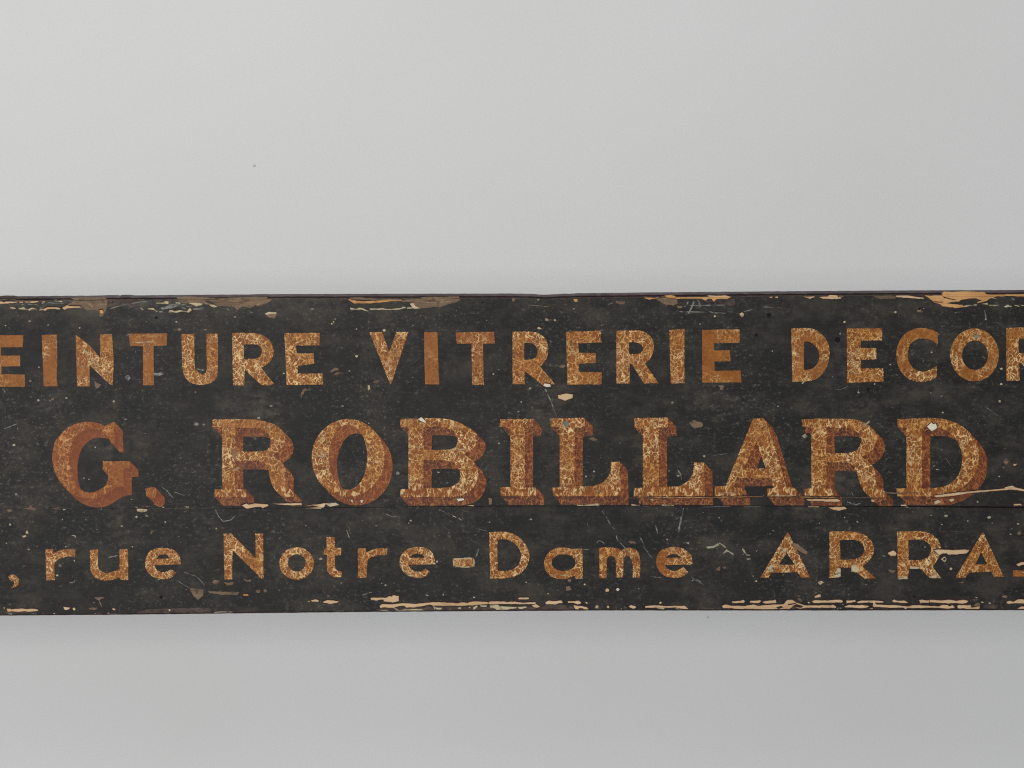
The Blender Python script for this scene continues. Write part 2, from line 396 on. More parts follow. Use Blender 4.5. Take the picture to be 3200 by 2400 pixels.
pt('mauve', uV, '1090,1240 1180,1230 1250,1190 1360,1220 1380,1180 1400,1260 1300,1300 1220,1290 1100,1270', '880,1100 980,1090 990,1130 920,1150')
pt('mauve', tE, '1060,245 1460,245 1640,240 1650,320 1600,370 1480,350 1330,290 1140,300')
pt('taupe', tA, '1150,345 1240,305 1300,240 1420,222 1500,215 1700,230 1860,270 1850,340 1840,420 1800,500 1760,560 1715,545 1715,470 1640,430 1500,440 1420,400 1300,350')
pt('taupe', tB, '820,225 1000,208 1300,214 1500,230 1850,220 2212,208 2380,220 2490,205 2520,240 2390,330 2290,350 2212,350 2120,405 1980,370 1890,440 1830,380 1700,365 1560,370 1300,330 1080,312 950,320 870,265')
pt('taupe', tC, '470,240 560,215 680,215 1000,245 1400,262 1720,235 1760,215 2100,215 2250,200 2420,205 2430,270 2212,345 2080,380 1950,380 1780,405 1680,385 1620,340 1600,300 1400,292 1180,292 960,308 850,325 720,332 620,325')
pt('gold', tC, '480,238 560,262 720,285 960,275 1180,262 1420,268 1400,280 1180,290 960,305 850,322 640,322')
pt('gold', b1, '790,95 850,118 960,120 1100,108 1200,104 1190,112 1100,122 960,134 850,134 820,118')
pt('taupe', tD, '570,585 600,575 645,610 620,635 575,625', '0,222 50,228 52,280 0,292', '1790,270 1850,290 1960,285 1940,330 1880,340 1800,310')
pt('taupe', tF, '1800,184 1900,190 2212,188 2212,240 2050,238 1950,245 1850,210')
pt('taupe', tE, '630,360 720,365 730,400 660,410', '250,232 400,200 640,240 650,330 560,355 450,340 350,300')
pt('taupe', b1, '75,225 110,205 180,210 178,236 160,265 110,255', '0,92 60,88 110,95 90,120 40,152 0,160')
pt('cream', b1, '80,222 110,206 178,210 176,224 130,222 88,232')
pt('gold', tA, '1720,440 1770,430 1800,480 1760,505 1725,490')
pt('taupe', a3, '1640,740 1755,750 1758,800 1710,845 1665,800', '1800,765 1900,772 2060,775 2060,800 1900,795 1810,782', '1300,250 1330,240 1310,275 1292,278')
pt('gold', a3, '2100,792 2140,790 2150,806 2105,808')
pt('taupe', a3, '1930,688 1975,696 2025,685 2012,712 1960,716', '2105,655 2130,672 2170,665 2165,685 2130,686', '1830,690 1860,670 1900,680 1850,705')
pt('taupe', uA, '1630,145 1800,140 1795,165 1740,175 1720,215 1690,190 1640,165', '1530,330 1600,325 1680,318 1660,355 1540,360')
st('taupe', uA, '1715,205 1740,260 1768,322', 5, 2)
pt('taupe', c3, '465,735 500,720 515,755 470,765', '475,665 515,660 500,695', '1000,335 1060,335 1070,355 1020,355', '1760,580 1800,548 1790,592', '1815,560 1850,552 1840,575')
pt('taupe', d3, '1035,580 1110,585 1080,612 1040,600', '200,350 260,360 345,432 335,450 290,435 215,380')
pt('taupe', uF, '1335,158 1380,160 1440,210 1400,230 1345,190', '1330,110 1385,115 1380,135 1335,130')
pt('taupe', uV, '880,1240 930,1190 1000,1160 1040,1230 950,1262', '1465,1045 1520,1015 1580,1030 1570,1065 1510,1075', '590,770 640,755 695,755 690,775')
pt('taupe', d2, '2030,540 2050,500 2085,530 2060,560'); pt('taupe', tG, '365,440 430,430 445,478 360,472')
pt('taupe', b2, '2010,850 2040,850 2035,900 2015,905')
pt('taupe', c1, '400,680 430,660 465,672 440,692', '1785,840 1830,845 1825,880 1800,880'); pt('taupe', a1, '815,800 835,820 875,835 855,860 835,870 820,845')
pt('taupe', b1, '645,715 680,688 712,690 715,715 690,712 650,730', '660,748 700,728 750,735 690,752', '390,950 385,925 400,875 430,868 450,880 425,895 405,925', '1015,805 1070,795 1060,815 1015,822')
pt('taupe', c2, '1530,200 1570,170 1640,195 1650,225 1600,240 1570,250', '660,330 700,320 740,345 700,350')
# -- bare wood and cream chips, top border
pt('cream', tA, '-1500,248 -30,246 60,240 80,252 110,240 200,240 430,243 428,266 150,266 -30,266 -1500,270')
pt('wood', tA, '-1500,300 -30,292 40,290 60,305 100,290 200,290 320,292 300,305 180,318 60,325 -30,325 -1500,320', '320,290 410,290 395,310 330,308',
   '430,292 520,290 560,285 690,275 640,305 560,314 500,302 440,306', '705,290 780,285 785,305 740,305')
pt('cream', tA, '170,390 220,385 270,400 262,415 190,425', '320,395 350,402 400,385 430,400 440,415 500,420 530,400 580,395 645,425 560,420 530,430 510,452 490,430 380,425 340,425', '918,262 950,250 1080,285 1060,297 990,287 930,282')
pt('wood', tA, '670,432 740,420 790,395 900,385 980,388 1040,410 1030,426 950,416 810,422 790,450 740,438 680,446', '1080,390 1130,375 1160,350 1220,370 1300,368 1380,370 1415,392 1350,403 1250,402 1160,407 1125,430 1085,415')
st('grey', tA, '810,320 900,308 1000,325 1090,330', 3); st('grey', tA, '640,390 720,410 770,370', 4)
st('grey', tA, '1900,420 2000,385 2212,330', 4, 3)
pt('cream', tB, '480,312 600,310 640,285 700,285 700,335 640,325 500,325', '160,250 290,245 270,265 180,268', '1040,318 1180,312 1290,325 1270,350 1180,375 1120,345',
   '335,410 440,405 520,462 500,470 440,430 350,422', '680,460 740,435 800,455 920,440 1020,460 1070,395 1105,440 1050,480 1000,470 920,460 800,485 700,475',
   '210,395 230,395 275,440 225,425', '820,305 910,310 900,328 830,320', '740,330 805,345 790,365 760,345', '1400,340 1480,350 1550,385 1480,395')
pt('grey', tB, '1125,410 1310,385 1310,405 1230,440 1130,430', '540,455 600,450 600,480 545,475', '1010,370 1100,362 1100,380 1020,385', '1755,220 1820,220 1830,240 1800,262 1750,240', '540,410 700,375 860,370 740,410 600,430')
pt('mauve', tB, '1340,270 1400,280 1560,360 1480,340 1340,300')
pt('cream', tC, '520,395 620,420 680,395 740,405 850,455 800,458 720,428 640,432 540,430 515,410', '850,410 1000,410 1060,402 1120,412 1200,425 1400,400 1440,378 1490,390 1480,405 1340,430 1180,438 1050,430 870,430',
   '1505,395 1600,395 1545,320 1610,318 1640,365 1735,405 1690,415 1600,407 1510,415')
pt('gold', tD, '1062,245 1130,245 1135,290 1090,295 1062,275'); pt('cream', tD, '430,250 470,255 465,275 440,268')
st('taupe', tD, '280,345 400,358 640,382', 2.5)
pt('gold', tE, '50,200 100,175 140,215 250,225 400,190 520,178 620,200 900,200 1100,198 1200,178 1270,195 1460,200 1480,185 1580,215 1480,245 1320,245 1280,300 1240,250 1190,235 1130,275 1060,240 700,238 660,245 520,235 420,215 330,222 250,240 150,255 60,225')
for s_, w_ in (('810,350 950,358 1150,355 1300,350 1470,350', 3.2), ('935,270 900,370 840,490', 5.5), ('985,255 1020,320 1048,385', 7), ('832,285 808,350', 5), ('640,445 720,468 850,468 1000,470 1150,475', 3.4),
               ('1175,455 1270,485 1480,492', 3.4), ('1100,395 1180,440', 3), ('1300,300 1320,355', 4.5), ('1510,465 1630,472', 2.6), ('1660,502 1725,495', 2.6), ('1790,468 1870,445 1950,428', 3), ('2130,385 2240,385', 3.5), ('1470,350 1440,400', 2.5)):
    st('grey', tE, s_, w_)
pt('cream', tE, '1720,500 1760,475 1795,500 1790,550 1750,560 1725,530', '1270,530 1300,530 1310,550 1280,565', '765,375 790,378 780,392', '825,480 855,485 845,508')
pt('wood', tF, '590,200 700,205 790,198 820,210 760,225 710,246 690,225', '870,210 1030,200 1060,180 1200,190 1200,215 1270,225 1260,240 1100,248 950,240', '1220,185 1330,180 1290,200 1230,200', '20,205 80,205 60,225 30,222', '120,205 170,200 170,225 130,228')
pt('gold', tG, '770,165 830,118 980,125 1200,115 1520,130 1560,180 1620,150 1730,150 1760,155 1860,130 2000,145 2050,150 2240,135 3400,130 3400,200 2240,205 2100,200 1950,190 1820,205 1740,200 1600,250 1560,285 1480,300 1400,325 1400,300 1480,270 1380,235 1250,240 1130,260 1080,290 950,300 870,320 1150,345 1155,390 1060,400 900,385 800,375 770,340 660,310 620,270 560,220 480,190 700,180',
   sub=('960,150 1200,180 1210,190 1080,182 980,172', '800,200 940,235 1050,260 1000,264 830,228', '650,285 810,295 800,308 680,302'))
pt('wood', tG, '0,185 200,185 490,225 480,242 300,232 0,212')
st('cream', tG, '1150,378 1280,360 1400,345', 4.5); pt('cream', tG, '1480,330 1580,310 1585,345', '1860,375 1930,345 2010,380 1950,377 1890,394', '2040,345 2140,365 2120,377 2050,360', '2160,350 2400,350 2400,368 2170,367'); st('cream', tG, '1595,350 1700,356 1780,350', 3.4)
for s_ in ('1620,215 1740,240', '1860,210 1900,235', '1990,225 2050,265'): st('cream', tG, s_, 2.5)
st('grey', d1, '0,168 115,172', 3); st('grey', d1, '1870,190 1885,280', 4); 
# -- middle of the board
pt('white', c1, '270,845 280,825 330,830 335,850 300,857'); pt('wood', c1, '397,925 430,922 460,910 525,920 525,950 460,972 400,955', '215,350 230,335 258,350 240,358')
st('grey', c1, '285,870 300,900', 7, 5); st('grey', c1, '305,915 345,1000 365,1060 385,1110', 6, 2)
pt('grey', a1, '1325,730 1370,735 1400,725 1418,745 1380,757 1330,752', '1085,760 1110,750 1130,775 1115,800 1090,795', '1088,408 1115,395 1120,415 1095,420'); st('grey', a1, '1700,700 1770,712', 5)
bl('speck', a1, (338,685,9), (43,897,6), (333,970,11), (985,980,11), (575,950,10), (258,287,9), (50,325,7), (690,345,8), (1525,293,9), (2030,250,8))
bl('taupe', a1, (262,805,12), (455,960,15), (1550,358,16), (1690,900,10))
bl('cream', b1, (1108,366,14), (868,590,13), (655,308,8), (672,292,7), (240,738,8), (868,355,7)); bl('speck', b1, (685,268,5), (1358,322,6), (805,716,10), (2050,745,8), (130,1018,10), (748,1020,10)); pt('cream', b1, '965,840 980,838 990,870 970,885')
bl('speck', c1, (155,868,11), (80,985,7), (1625,312,6), (535,180,6), (370,278,10), (1385,990,10), (300,275,12))
bl('cream', d1, (1098,209,12), (660,294,10), (2015,698,12), (2015,830,12), (2000,980,13), (780,903,10), (920,830,8)); bl('speck', d1, (1412,556,8), (1055,662,7), (1508,1075,8), (1345,178,5), (85,1022,7), (1405,905,6), (36,545,6), (620,395,7), (1880,270,9))
st('grey', d1, '632,370 625,410', 2); st('grey', d1, '780,870 782,900', 2); st('grey', d1, '575,870 620,882 690,850', 1.6); st('grey', d1, '905,870 915,912', 2)
bl('speck', a2, (122,388,13), (728,675,7), (770,685,6), (155,250,5), (825,408,8), (1430,1055,8), (90,1078,9), (540,1030,5)); bl('grey', a2, (1700,208,18), (1760,212,12), (140,815,12)); st('grey', a2, '35,250 150,205', 4, 2)
st('grey', a2, '1400,750 1450,790 1500,850', 2.5); st('grey', a2, '1440,770 1470,830', 2); st('grey', a2, '1500,790 1600,830', 2)
bl('grey', b2, (1225,632,17), (135,50,10), (1335,1045,9)); bl('speck', b2, (975,200,7), (970,95,4), (2100,375,9), (25,155,12), (930,450,4)); st('grey', b2, '965,100 968,140', 2)
bl('speck', c2, (708,617,9), (1660,485,11), (60,295,6), (640,660,8), (1435,655,12)); st('grey', c2, '1430,600 1455,640 1465,690', 5, 3); st('grey', c2, '1740,480 1860,460', 1.6)
bl('speck', d2, (1508,108,8), (1997,660,8), (1810,880,8), (2000,15,10), (1905,1015,12), (1540,1000,11)); pt('speck', d2, '290,310 320,290 340,315 315,335'); st('speck', d2, '800,225 850,205 880,180', 5)
st('grey', d2, '720,790 735,830', 3); st('grey', d2, '680,880 760,905 800,890', 4); st('grey', d2, '1530,500 1600,590', 1.5); st('grey', d2, '1880,60 1990,140', 2)
pt('white', b2, '1395,165 1430,150 1445,160 1470,190 1455,197 1425,182', '1732,852 1790,850 1800,865 1750,876', '818,865 835,860 838,890', '900,868 925,862 915,890')
pt('white', d2, '1375,232 1410,195 1425,210 1450,205 1458,240 1415,270'); pt('cream', d2, '1435,880 1470,860 1495,880 1440,905', '1560,860 1600,848 1610,865 1580,880')
pt('haze', a2, '1990,430 2040,410 2060,440 2030,520 2010,500', '2010,600 2060,580 2090,590 2030,620'); pt('grey', c2, '440,190 480,180 498,200 480,235 455,225')
pt('grey', d1, '1770,405 1820,400 1830,425 1790,440')
pt('cream', c2, '590,748 618,745 620,765 598,770', '725,780 755,775 758,798 735,800', '1320,810 1345,830 1355,842 1330,835')
# -- seam and long crack of the upper plank
pt('taupe', a2, '55,950 85,935 110,955 80,970', '180,945 250,925 268,900 280,930 315,935 310,948 200,950', '460,935 500,925 530,945 475,945', '1150,920 1200,923 1180,935', '1255,912 1330,920 1260,927')
pt('cream', a2, '540,940 575,942 550,956', '1180,938 1215,936 1275,945 1270,960 1225,972 1185,960', '1590,920 1635,920 1630,932', '865,938 885,938 880,948', '1400,920 1425,925 1410,935')
pt('wood', a2, '2090,910 2130,895 2150,905 2200,893 2312,900 2322,912 2270,932 2250,920 2205,925 2130,942')
pt('wood', b2, '130,897 390,890 400,905 320,912', '410,932 480,928 560,915 400,908 520,905 600,890 600,905 590,925 560,940', '1820,910 1885,908 1880,918')
pt('cream', b2, '600,890 690,888 722,905 640,922 610,905')
pt('cream', c2, '560,905 620,908 740,892 770,910 640,915 565,915', '1030,900 1100,910 1190,920 1035,915', '1295,900 1400,908 1395,918 1300,915'); pt('wood', c2, '1185,858 1220,858 1215,872')
pt('wood', d2, '330,857 450,855 600,855 630,872 590,882 340,870', '345,916 440,918 440,926 350,926', '520,925 580,925 660,922 680,940 610,956 560,948', '2120,900 2180,897 2195,910 2125,912', '890,860 920,862 915,880 895,878', '2112,550 2155,552 2130,572')
pt('cream', d2, '1145,905 1190,905 1215,930 1150,920', '2040,758 2110,738 2130,750 2060,768')
pt('wood', d2, '1430,825 1600,803 1760,787 1960,772 2080,760 2120,750 2212,772 3000,790 3000,800 2230,790 2130,776 2080,776 1900,790 1740,805 1600,828 1450,840')
st('gold', c2, '1010,846 1500,842 1740,840 2060,836 2170,834', 2.4); st('gold', d2, '0,834 300,838 620,842', 2.2); st('taupe', d2, '640,842 780,845 890,842 1000,845', 2)
st('taupe', d2, '990,800 1100,805 1300,800', 4.5)
st('grey', a2, '0,943 500,940 1000,940 1850,934', 1.1)
for s_ in ('1640,925 1900,918', '2000,920 2150,922'): st('grey', c2, s_, 1.4)
# -- lower plank
pt('cream', a3, '220,265 235,240 248,268', '192,290 225,280 230,295 200,303'); bl('cream', a3, (495,630,11)); bl('speck', a3, (570,383,7), (1870,226,8), (645,503,7), (1055,205,10), (543,150,5), (1145,382,7), (88,190,10), (1265,115,9), (1180,125,10), (250,405,9))
st('speck', a3, '620,285 648,288 660,305', 4); st('grey', a3, '600,692 640,690 652,668', 4.5); st('grey', a3, '940,475 1020,458', 5); st('grey', a3, '1860,60 1890,120 1930,165', 3); st('grey', a3, '1930,165 2000,150 2040,110', 2.5); st('grey', a3, '1540,680 1640,740', 3)
st('grey', a3, '1700,640 1750,690 1770,720', 2); st('grey', a3, '1590,600 1700,640', 2)
bl('taupe', a3, (520,545,16)); bl('cream', a3, (1465,930,9))
pt('wood', b3, '440,853 465,850 460,863', '480,845 510,838 545,845 540,859 482,858', '580,855 620,845 715,852 700,868 640,876 585,868')
bl('taupe', b3, (625,808,12), (20,768,18), (80,765,16)); bl('speck', b3, (1338,157,10), (1120,715,9), (1617,795,9), (560,487,14), (432,200,5), (1565,510,10), (1885,820,9), (1320,178,6))
st('speck', b3, '785,240 808,310', 4, 3); st('grey', b3, '800,210 820,270', 3); st('grey', b3, '1580,58 1640,90', 2.5); st('white', b3, '1700,115 1730,128', 5); st('speck', b3, '1748,135 1782,155', 4); st('grey', b3, '1925,400 1900,470', 5); st('grey', b3, '1900,225 2000,250', 1.5)
st('grey', b3, '915,800 1000,775', 4); st('grey', b3, '1120,100 1180,122 1260,118', 2)
for s_, w0, w1 in (('778,72 800,105', 4, 4), ('810,120 850,190', 6, 5), ('865,215 890,230', 6, 4), ('900,285 912,330', 6, 4), ('915,330 970,385 1010,430 1045,490', 3.2, 3), ('1482,48 1468,110 1450,190 1438,260', 5, 6), ('1435,270 1428,312', 4, 3), ('1105,300 1135,355', 5, 3), ('1140,388 1210,482', 3, 2),
                   ('1240,195 1260,275', 6, 3), ('730,355 745,330 775,335 800,360', 3, 2), ('1560,660 1660,710', 3, 2), ('1545,640 1640,690', 2, 2), ('2120,345 2160,335', 3, 2), ('615,405 680,410', 3, 2), ('1290,650 1200,640', 2, 2)):
    st('grey', c3, s_, w0, w1)
pt('speck', c3, '1678,382 1740,375 1780,352 1792,368 1740,393 1690,397', '1500,345 1530,345 1525,362'); st('speck', c3, '1790,350 1850,390', 9, 7); st('speck', c3, '1825,440 1855,415 1915,448', 7); st('speck', c3, '1990,400 2025,455 2060,455', 7, 4); st('speck', c3, '2120,410 2110,425', 6); st('speck', c3, '2025,490 2060,488', 7)
bl('wood', c3, (822,758,20)); bl('white', c3, (914,752,14)); bl('cream', c3, (628,708,9), (2110,680,9), (123,690,7), (312,788,7)); bl('speck', c3, (1790,132,8), (2083,636,6), (1340,320,8), (1095,745,5), (735,900,14), (828,900,11), (1560,675,7))
pt('wood', d3, '1035,435 1080,415 1112,440 1105,460 1060,463 1040,447'); pt('cream', d3, '428,690 460,675 480,695 450,713', '-12,560 30,530 50,565 40,597 0,600', '570,612 600,565 628,570 625,640 575,652', '720,545 745,535 790,570 795,595 760,606 720,595',
   '1125,645 1160,652 1200,632 1208,662 1125,664', '1225,545 1260,560 1320,555 1300,575 1220,572', '1375,615 1400,640 1440,625 1490,652 1395,652', '120,400 150,395 165,420 140,435')
pt('wood', d3, '400,820 440,795 458,800 445,820'); bl('cream', d3, (1578,573,12)); bl('speck', d3, (1538,117,14), (1912,127,13), (2160,185,9), (1500,190,6), (1725,160,7), (1935,177,5), (2095,275,8), (443,178,6), (1355,385,5), (660,130,7)); bl('taupe', d3, (2170,265,18), (130,625,8))
PT.append(('cream', path('255,300 290,275 310,255 345,258 368,300 350,345 315,350 285,325', uV, .3, True), [ell(325, 302, 25, 27, uV, 14, 0)], True))
pt('wood', uV, '110,115 200,110 330,110 420,118 550,120 680,110 820,112 820,135 770,185 640,200 560,212 400,208 370,185 300,190 220,215 150,160', '425,495 470,465 485,490 460,525 430,515', '1755,410 1850,365 2200,355 2200,395 1880,410 1810,442')
pt('gold', uV, '1850,555 1890,548 1940,560 2000,575 1890,585')
# -- bottom border
pt('wood', uA, '-1400,350 -700,345 -690,375 -1400,385', '110,345 180,345 200,360 260,345 410,340 470,350 550,342 660,360 655,380 500,400 400,387 330,400 200,387 130,398', '1100,312 1210,325 1200,345 1130,372 1102,350', '1255,330 1290,320 1308,350 1290,375 1258,360', '1940,330 1995,345 1990,375 1942,362')
bl('cream', uA, (940,430,14), (740,435,12), (1875,425,16), (1650,430,12), (75,330,14), (2150,430,10)); st('speck', uA, '140,435 200,430 235,455', 4); st('grey', uA, '520,435 640,435', 4); st('taupe', uA, '1500,440 1700,430 2212,430', 2.4)
st('speck', (400, 1840, Z), '0,440 60,440', 2); st('speck', a3, '1850,950 1960,945', 3); st('speck', a3, '1900,945 2010,948', 3); st('speck', b3, '660,940 760,938', 2)
pt('wood', uC, '315,155 480,150 580,155 640,125 690,135 700,110 812,125 805,160 812,215 700,235 550,215 540,185 470,190 430,205 330,190',
   '465,300 520,265 700,265 850,250 930,248 1100,262 1400,230 1600,235 1830,247 1900,230 1990,242 2060,220 2150,215 2360,232 2355,262 2212,275 2000,290 1600,295 1400,290 1350,270 1100,320 940,325 900,290 750,310 720,335 560,318 490,330')
pt('cream', uC, '430,370 560,365 700,378 1000,352 1150,352 1250,360 1220,385 900,384 700,388', '1430,320 1500,330 1560,325 1540,360 1450,355', '1840,320 1890,320 1870,350 1830,345', '2090,320 2160,285 2170,310 2100,365', '2010,320 2050,315 2040,340')
st('cream', uC, '1400,285 1420,320 1425,365', 3); st('cream', uC, '690,290 740,340 800,370', 3)
pt('wood', uD, '140,250 160,220 400,218 450,228 600,220 740,240 960,230 960,265 800,265 700,270 600,262 170,262', '655,160 700,148 840,148 845,180 670,185',
   '895,285 970,265 1035,305 1010,325 930,315', '1130,240 1170,205 1280,210 1400,205 1435,240 1350,250 1330,268 1150,265', '1510,215 1600,218 1700,205 1750,230 1740,262 1690,268 1640,245 1520,240', '1815,220 1850,230 1865,262 1830,255', '1985,320 2020,290 2040,320 2000,332')
pt('cream', uD, '0,290 120,285 110,310 20,305', '170,290 310,270 340,300 550,310 640,318 620,335 480,360 290,370 250,335 180,320', '655,320 740,310 790,300 815,320 750,335 700,350 660,335')
pt('wood', uD, '1610,285 1760,300 1840,315 1880,355 1780,370 1660,362', sub=('1700,330 1780,335 1790,350 1710,350',))
pt('wood', uE, '360,300 400,282 470,300 490,325 440,345 380,325', '635,295 800,285 1000,297 1330,290 1390,350 1260,340 1130,320 1050,327 640,325', '880,230 905,220 935,245 910,262 880,255', '575,355 640,355 635,372 580,370', '-20,290 20,300 15,330 -20,325')
pt('cream', uE, '830,332 980,335 960,357 900,350', '1150,337 1300,350 1250,367')
bl('cream', uE, (228,350,12))
pt('wood', uF, '205,220 350,210 400,185 430,215 415,240 210,245', '515,210 620,205 700,195 700,225 670,245 515,240', '730,225 820,205 900,205 965,190 970,245 850,250 760,250', '1580,215 1640,195 1850,202 1990,190 2100,190 2130,220 2100,235 1800,240 1620,245', '1630,130 1700,95 1745,100 1740,140 1640,155', '1505,235 1530,220 1560,240 1530,257')
pt('wood', uF, '30,300 90,268 180,290 420,297 580,270 650,290 900,275 1100,265 1130,225 1170,190 1250,190 1320,240 1400,260 1460,285 1700,288 1800,278 1900,290 1950,275 2010,310 2000,328 1480,326 1400,345 1260,312 1200,345 1000,350 830,352 560,350 350,346 60,332',
   sub=('970,320 1060,295 1090,320 1010,348', '1170,262 1310,244 1320,262 1180,284', '1240,300 1330,265 1440,300 1400,330 1270,308'))
pt('wood', uG, '245,200 330,205 400,190 410,220 330,240 250,248', '420,225 520,205 700,202 830,207 895,220 890,238 740,236 760,270 900,280 1100,282 1180,292 1300,302 1400,280 1560,287 1850,302 1900,277 2000,282 2030,302 2080,280 2120,325 2000,345 1850,327 1700,327 1500,332 1300,332 1280,362 1230,327 1050,327 900,320 740,317 700,302 710,240 600,235 450,246',
   '205,305 260,290 300,275 400,287 520,277 650,297 600,325 540,335 400,327 230,320', '600,350 700,332 700,350 620,368', '1030,205 1080,185 1120,207 1250,200 1320,240 1280,248 1120,235 1060,228', '1505,195 1550,188 1640,202 1680,198 1680,238 1520,242')
st('grey', uG, '870,358 1000,360 1150,358', 2.5); bl('grey', uG, (145,335,16), (95,345,12), (185,265,14))
pt('wood', uV, '30,1113 120,1112 250,1127 430,1110 560,1132 700,1110 810,1140 770,1170 640,1190 560,1177 400,1182 30,1160', '580,1235 620,1212 740,1222 850,1212 870,1270 1030,1240 1010,1320 780,1312 740,1282 600,1285',
   '1555,1160 1620,1130 1700,1150 1780,1105 1850,1100 2300,1120 2600,1115 2600,1170 1950,1182 1750,1180 1600,1190', '1760,1300 1850,1250 2300,1260 2300,1320 1780,1325', '1045,1160 1080,1135 1120,1170 1070,1178')
pt('cream', uV, '1200,1170 1240,1160 1255,1190 1215,1197', '930,1045 985,1065 975,1085')
for t_, s_, w_ in ((tA, '470,330 560,345 640,340', 5), (tA, '840,300 960,320 1100,318', 5), (tA, '300,350 420,345', 4), (tA, '640,350 700,390 690,420', 4), (tA, '740,360 800,365', 5), (tA, '1060,260 1180,262 1230,290', 4), (tB, '60,330 200,300 330,290', 5), (tB, '700,350 900,350 1000,340', 6), (tB, '560,400 760,370', 6), (tB, '940,390 1010,420', 6), (tB, '1500,470 1560,480', 4), (tB, '2090,440 2150,490', 4), (tB, '1700,400 1760,450', 3)):
    st('grey', t_, s_, w_)
for t_, s_, w_ in ((tA, '1230,240 1340,250', 7), (tA, '1480,300 1560,340 1600,400', 6), (tA, '1400,260 1500,270', 5), (tB, '1000,250 1150,240', 7), (tB, '1700,260 1850,280 1980,270', 8), (tB, '2150,330 2212,350 2300,320', 7), (tB, '1300,300 1380,330', 4), (b1, '1350,110 1500,125 1700,118', 3), (b1, '1450,100 1650,95', 3)):
    st('haze2', t_, s_, w_)
# broad pale cracks and rubbed feet inside letters
for t_, s_, w_ in ((a1, '1145,468 1210,470 1280,466 1350,466', 3.4), (a1, '1190,430 1200,468', 2), (a1, '1240,425 1250,466', 2), (a1, '700,510 720,535 745,550 790,570', 2.4), (a1, '770,590 800,640 850,670 900,690', 2.4), (a1, '790,600 830,690 860,730', 2), (a1, '860,640 890,700', 2), (a1, '375,465 390,520', 2), (a1, '485,570 495,650', 2),
                   (a1, '690,660 730,690 690,690', 2), (b1, '1000,400 1060,500 1055,560 1090,600', 2.6), (b1, '1120,620 1140,680 1180,675', 2.6), (b1, '1140,540 1155,600', 2), (b1, '280,400 300,470', 2), (b1, '420,470 540,465', 2.2), (b1, '470,400 475,470', 2), (b1, '40,430 60,500 90,540 75,610', 2.6), (b1, '-60,460 40,465', 2.4),
                   (zA, '225,1390 400,1382 570,1386', 3), (zA, '400,1400 440,1420', 3), (zA, '930,180 1000,205 1080,215 1060,260 1110,310 1140,390 1165,450 1195,560', 2.2), (zA, '470,1000 560,960 640,1000 660,1040', 2.4), (zA, '1110,1430 1350,1430 1590,1425', 2.6), (zA, '980,970 1010,1020 990,1060', 2.4), (zR, '370,250 440,365', 3), (zR, '460,400 500,440 535,520', 4), (zR, '365,1340 385,1465', 4.5), (zR, '950,150 970,280', 2.6), (zR, '1080,160 1130,290 1150,400', 3), (zR, '1000,235 1160,240', 2.6), (zR, '1250,830 1280,980 1350,1040 1350,1110', 2.6), (zR, '1140,460 1185,540', 2.4),
                   (zB, '1340,620 1450,630 1590,650', 2.6), (zB, '640,570 700,610 790,600', 3), (zB, '1260,150 1330,210 1400,260 1370,330', 2.2), (c1, '480,450 500,510 540,560', 3), (c1, '935,680 930,740', 3), (c1, '1140,800 1200,790', 3), (c1, '210,400 200,480', 2), (c1, '1370,805 1480,815', 3), (d1, '715,560 735,640 770,700', 4.5), (d1, '700,590 780,560 765,490', 3), (d1, '700,700 760,740 800,730', 3), (d1, '780,400 800,440', 3), (d1, '215,420 240,445', 3),
                   (b3, '1245,530 1275,585 1320,610', 4.5), (b3, '1310,625 1400,640', 4), (b3, '1340,405 1390,402', 3), (b3, '1703,486 1790,484 1875,480', 4), (b3, '1703,556 1800,558 1885,554', 4), (b3, '1704,484 1707,556', 4), (b3, '1880,482 1884,556', 4.5), (b3, '1820,500 1835,530', 3), (b3, '1740,490 1745,548', 2), (b3, '1790,490 1785,548', 2), (b3, '1840,490 1850,548', 2), (a3, '1490,470 1545,500 1540,530', 3), (a3, '1345,450 1420,405 1470,440', 2), (a3, '80,650 140,660 150,700', 3), (c3, '410,625 470,630 490,610', 3), (c3, '540,450 565,500 560,530', 4), (d3, '1125,645 1200,640', 3), (b2, '495,480 600,490 550,450', 3), (b2, '985,260 1020,290', 3)):
    st('cream', t_, s_, w_)
# small random flecks all over, denser where the paint is rubbed
rnd = random.Random(11)
for i in range(330):
    x = rnd.uniform(-300, 3500); y = rnd.uniform(945, 1895)
    if nz(x * .004, y * .008, 12) + rnd.uniform(-.35, .35) < 0.02: continue
    r = rnd.choice((1.3, 1.6, 2.0, 2.4, 3.0)); n_ = 6; a0 = rnd.uniform(-.6, .6); st_ = rnd.uniform(1, 2.2)
    o = []
    for j in range(n_):
        a = 2 * math.pi * j / n_; px, py = r * st_ * math.cos(a) * rnd.uniform(.6, 1.2), r * .8 * math.sin(a) * rnd.uniform(.6, 1.2)
        o.append((x + px * math.cos(a0) - py * math.sin(a0), y + px * math.sin(a0) + py * math.cos(a0)))
    PT.append((rnd.choice(('grey', 'grey', 'fleck', 'fleck', 'speck')), o, [], False))
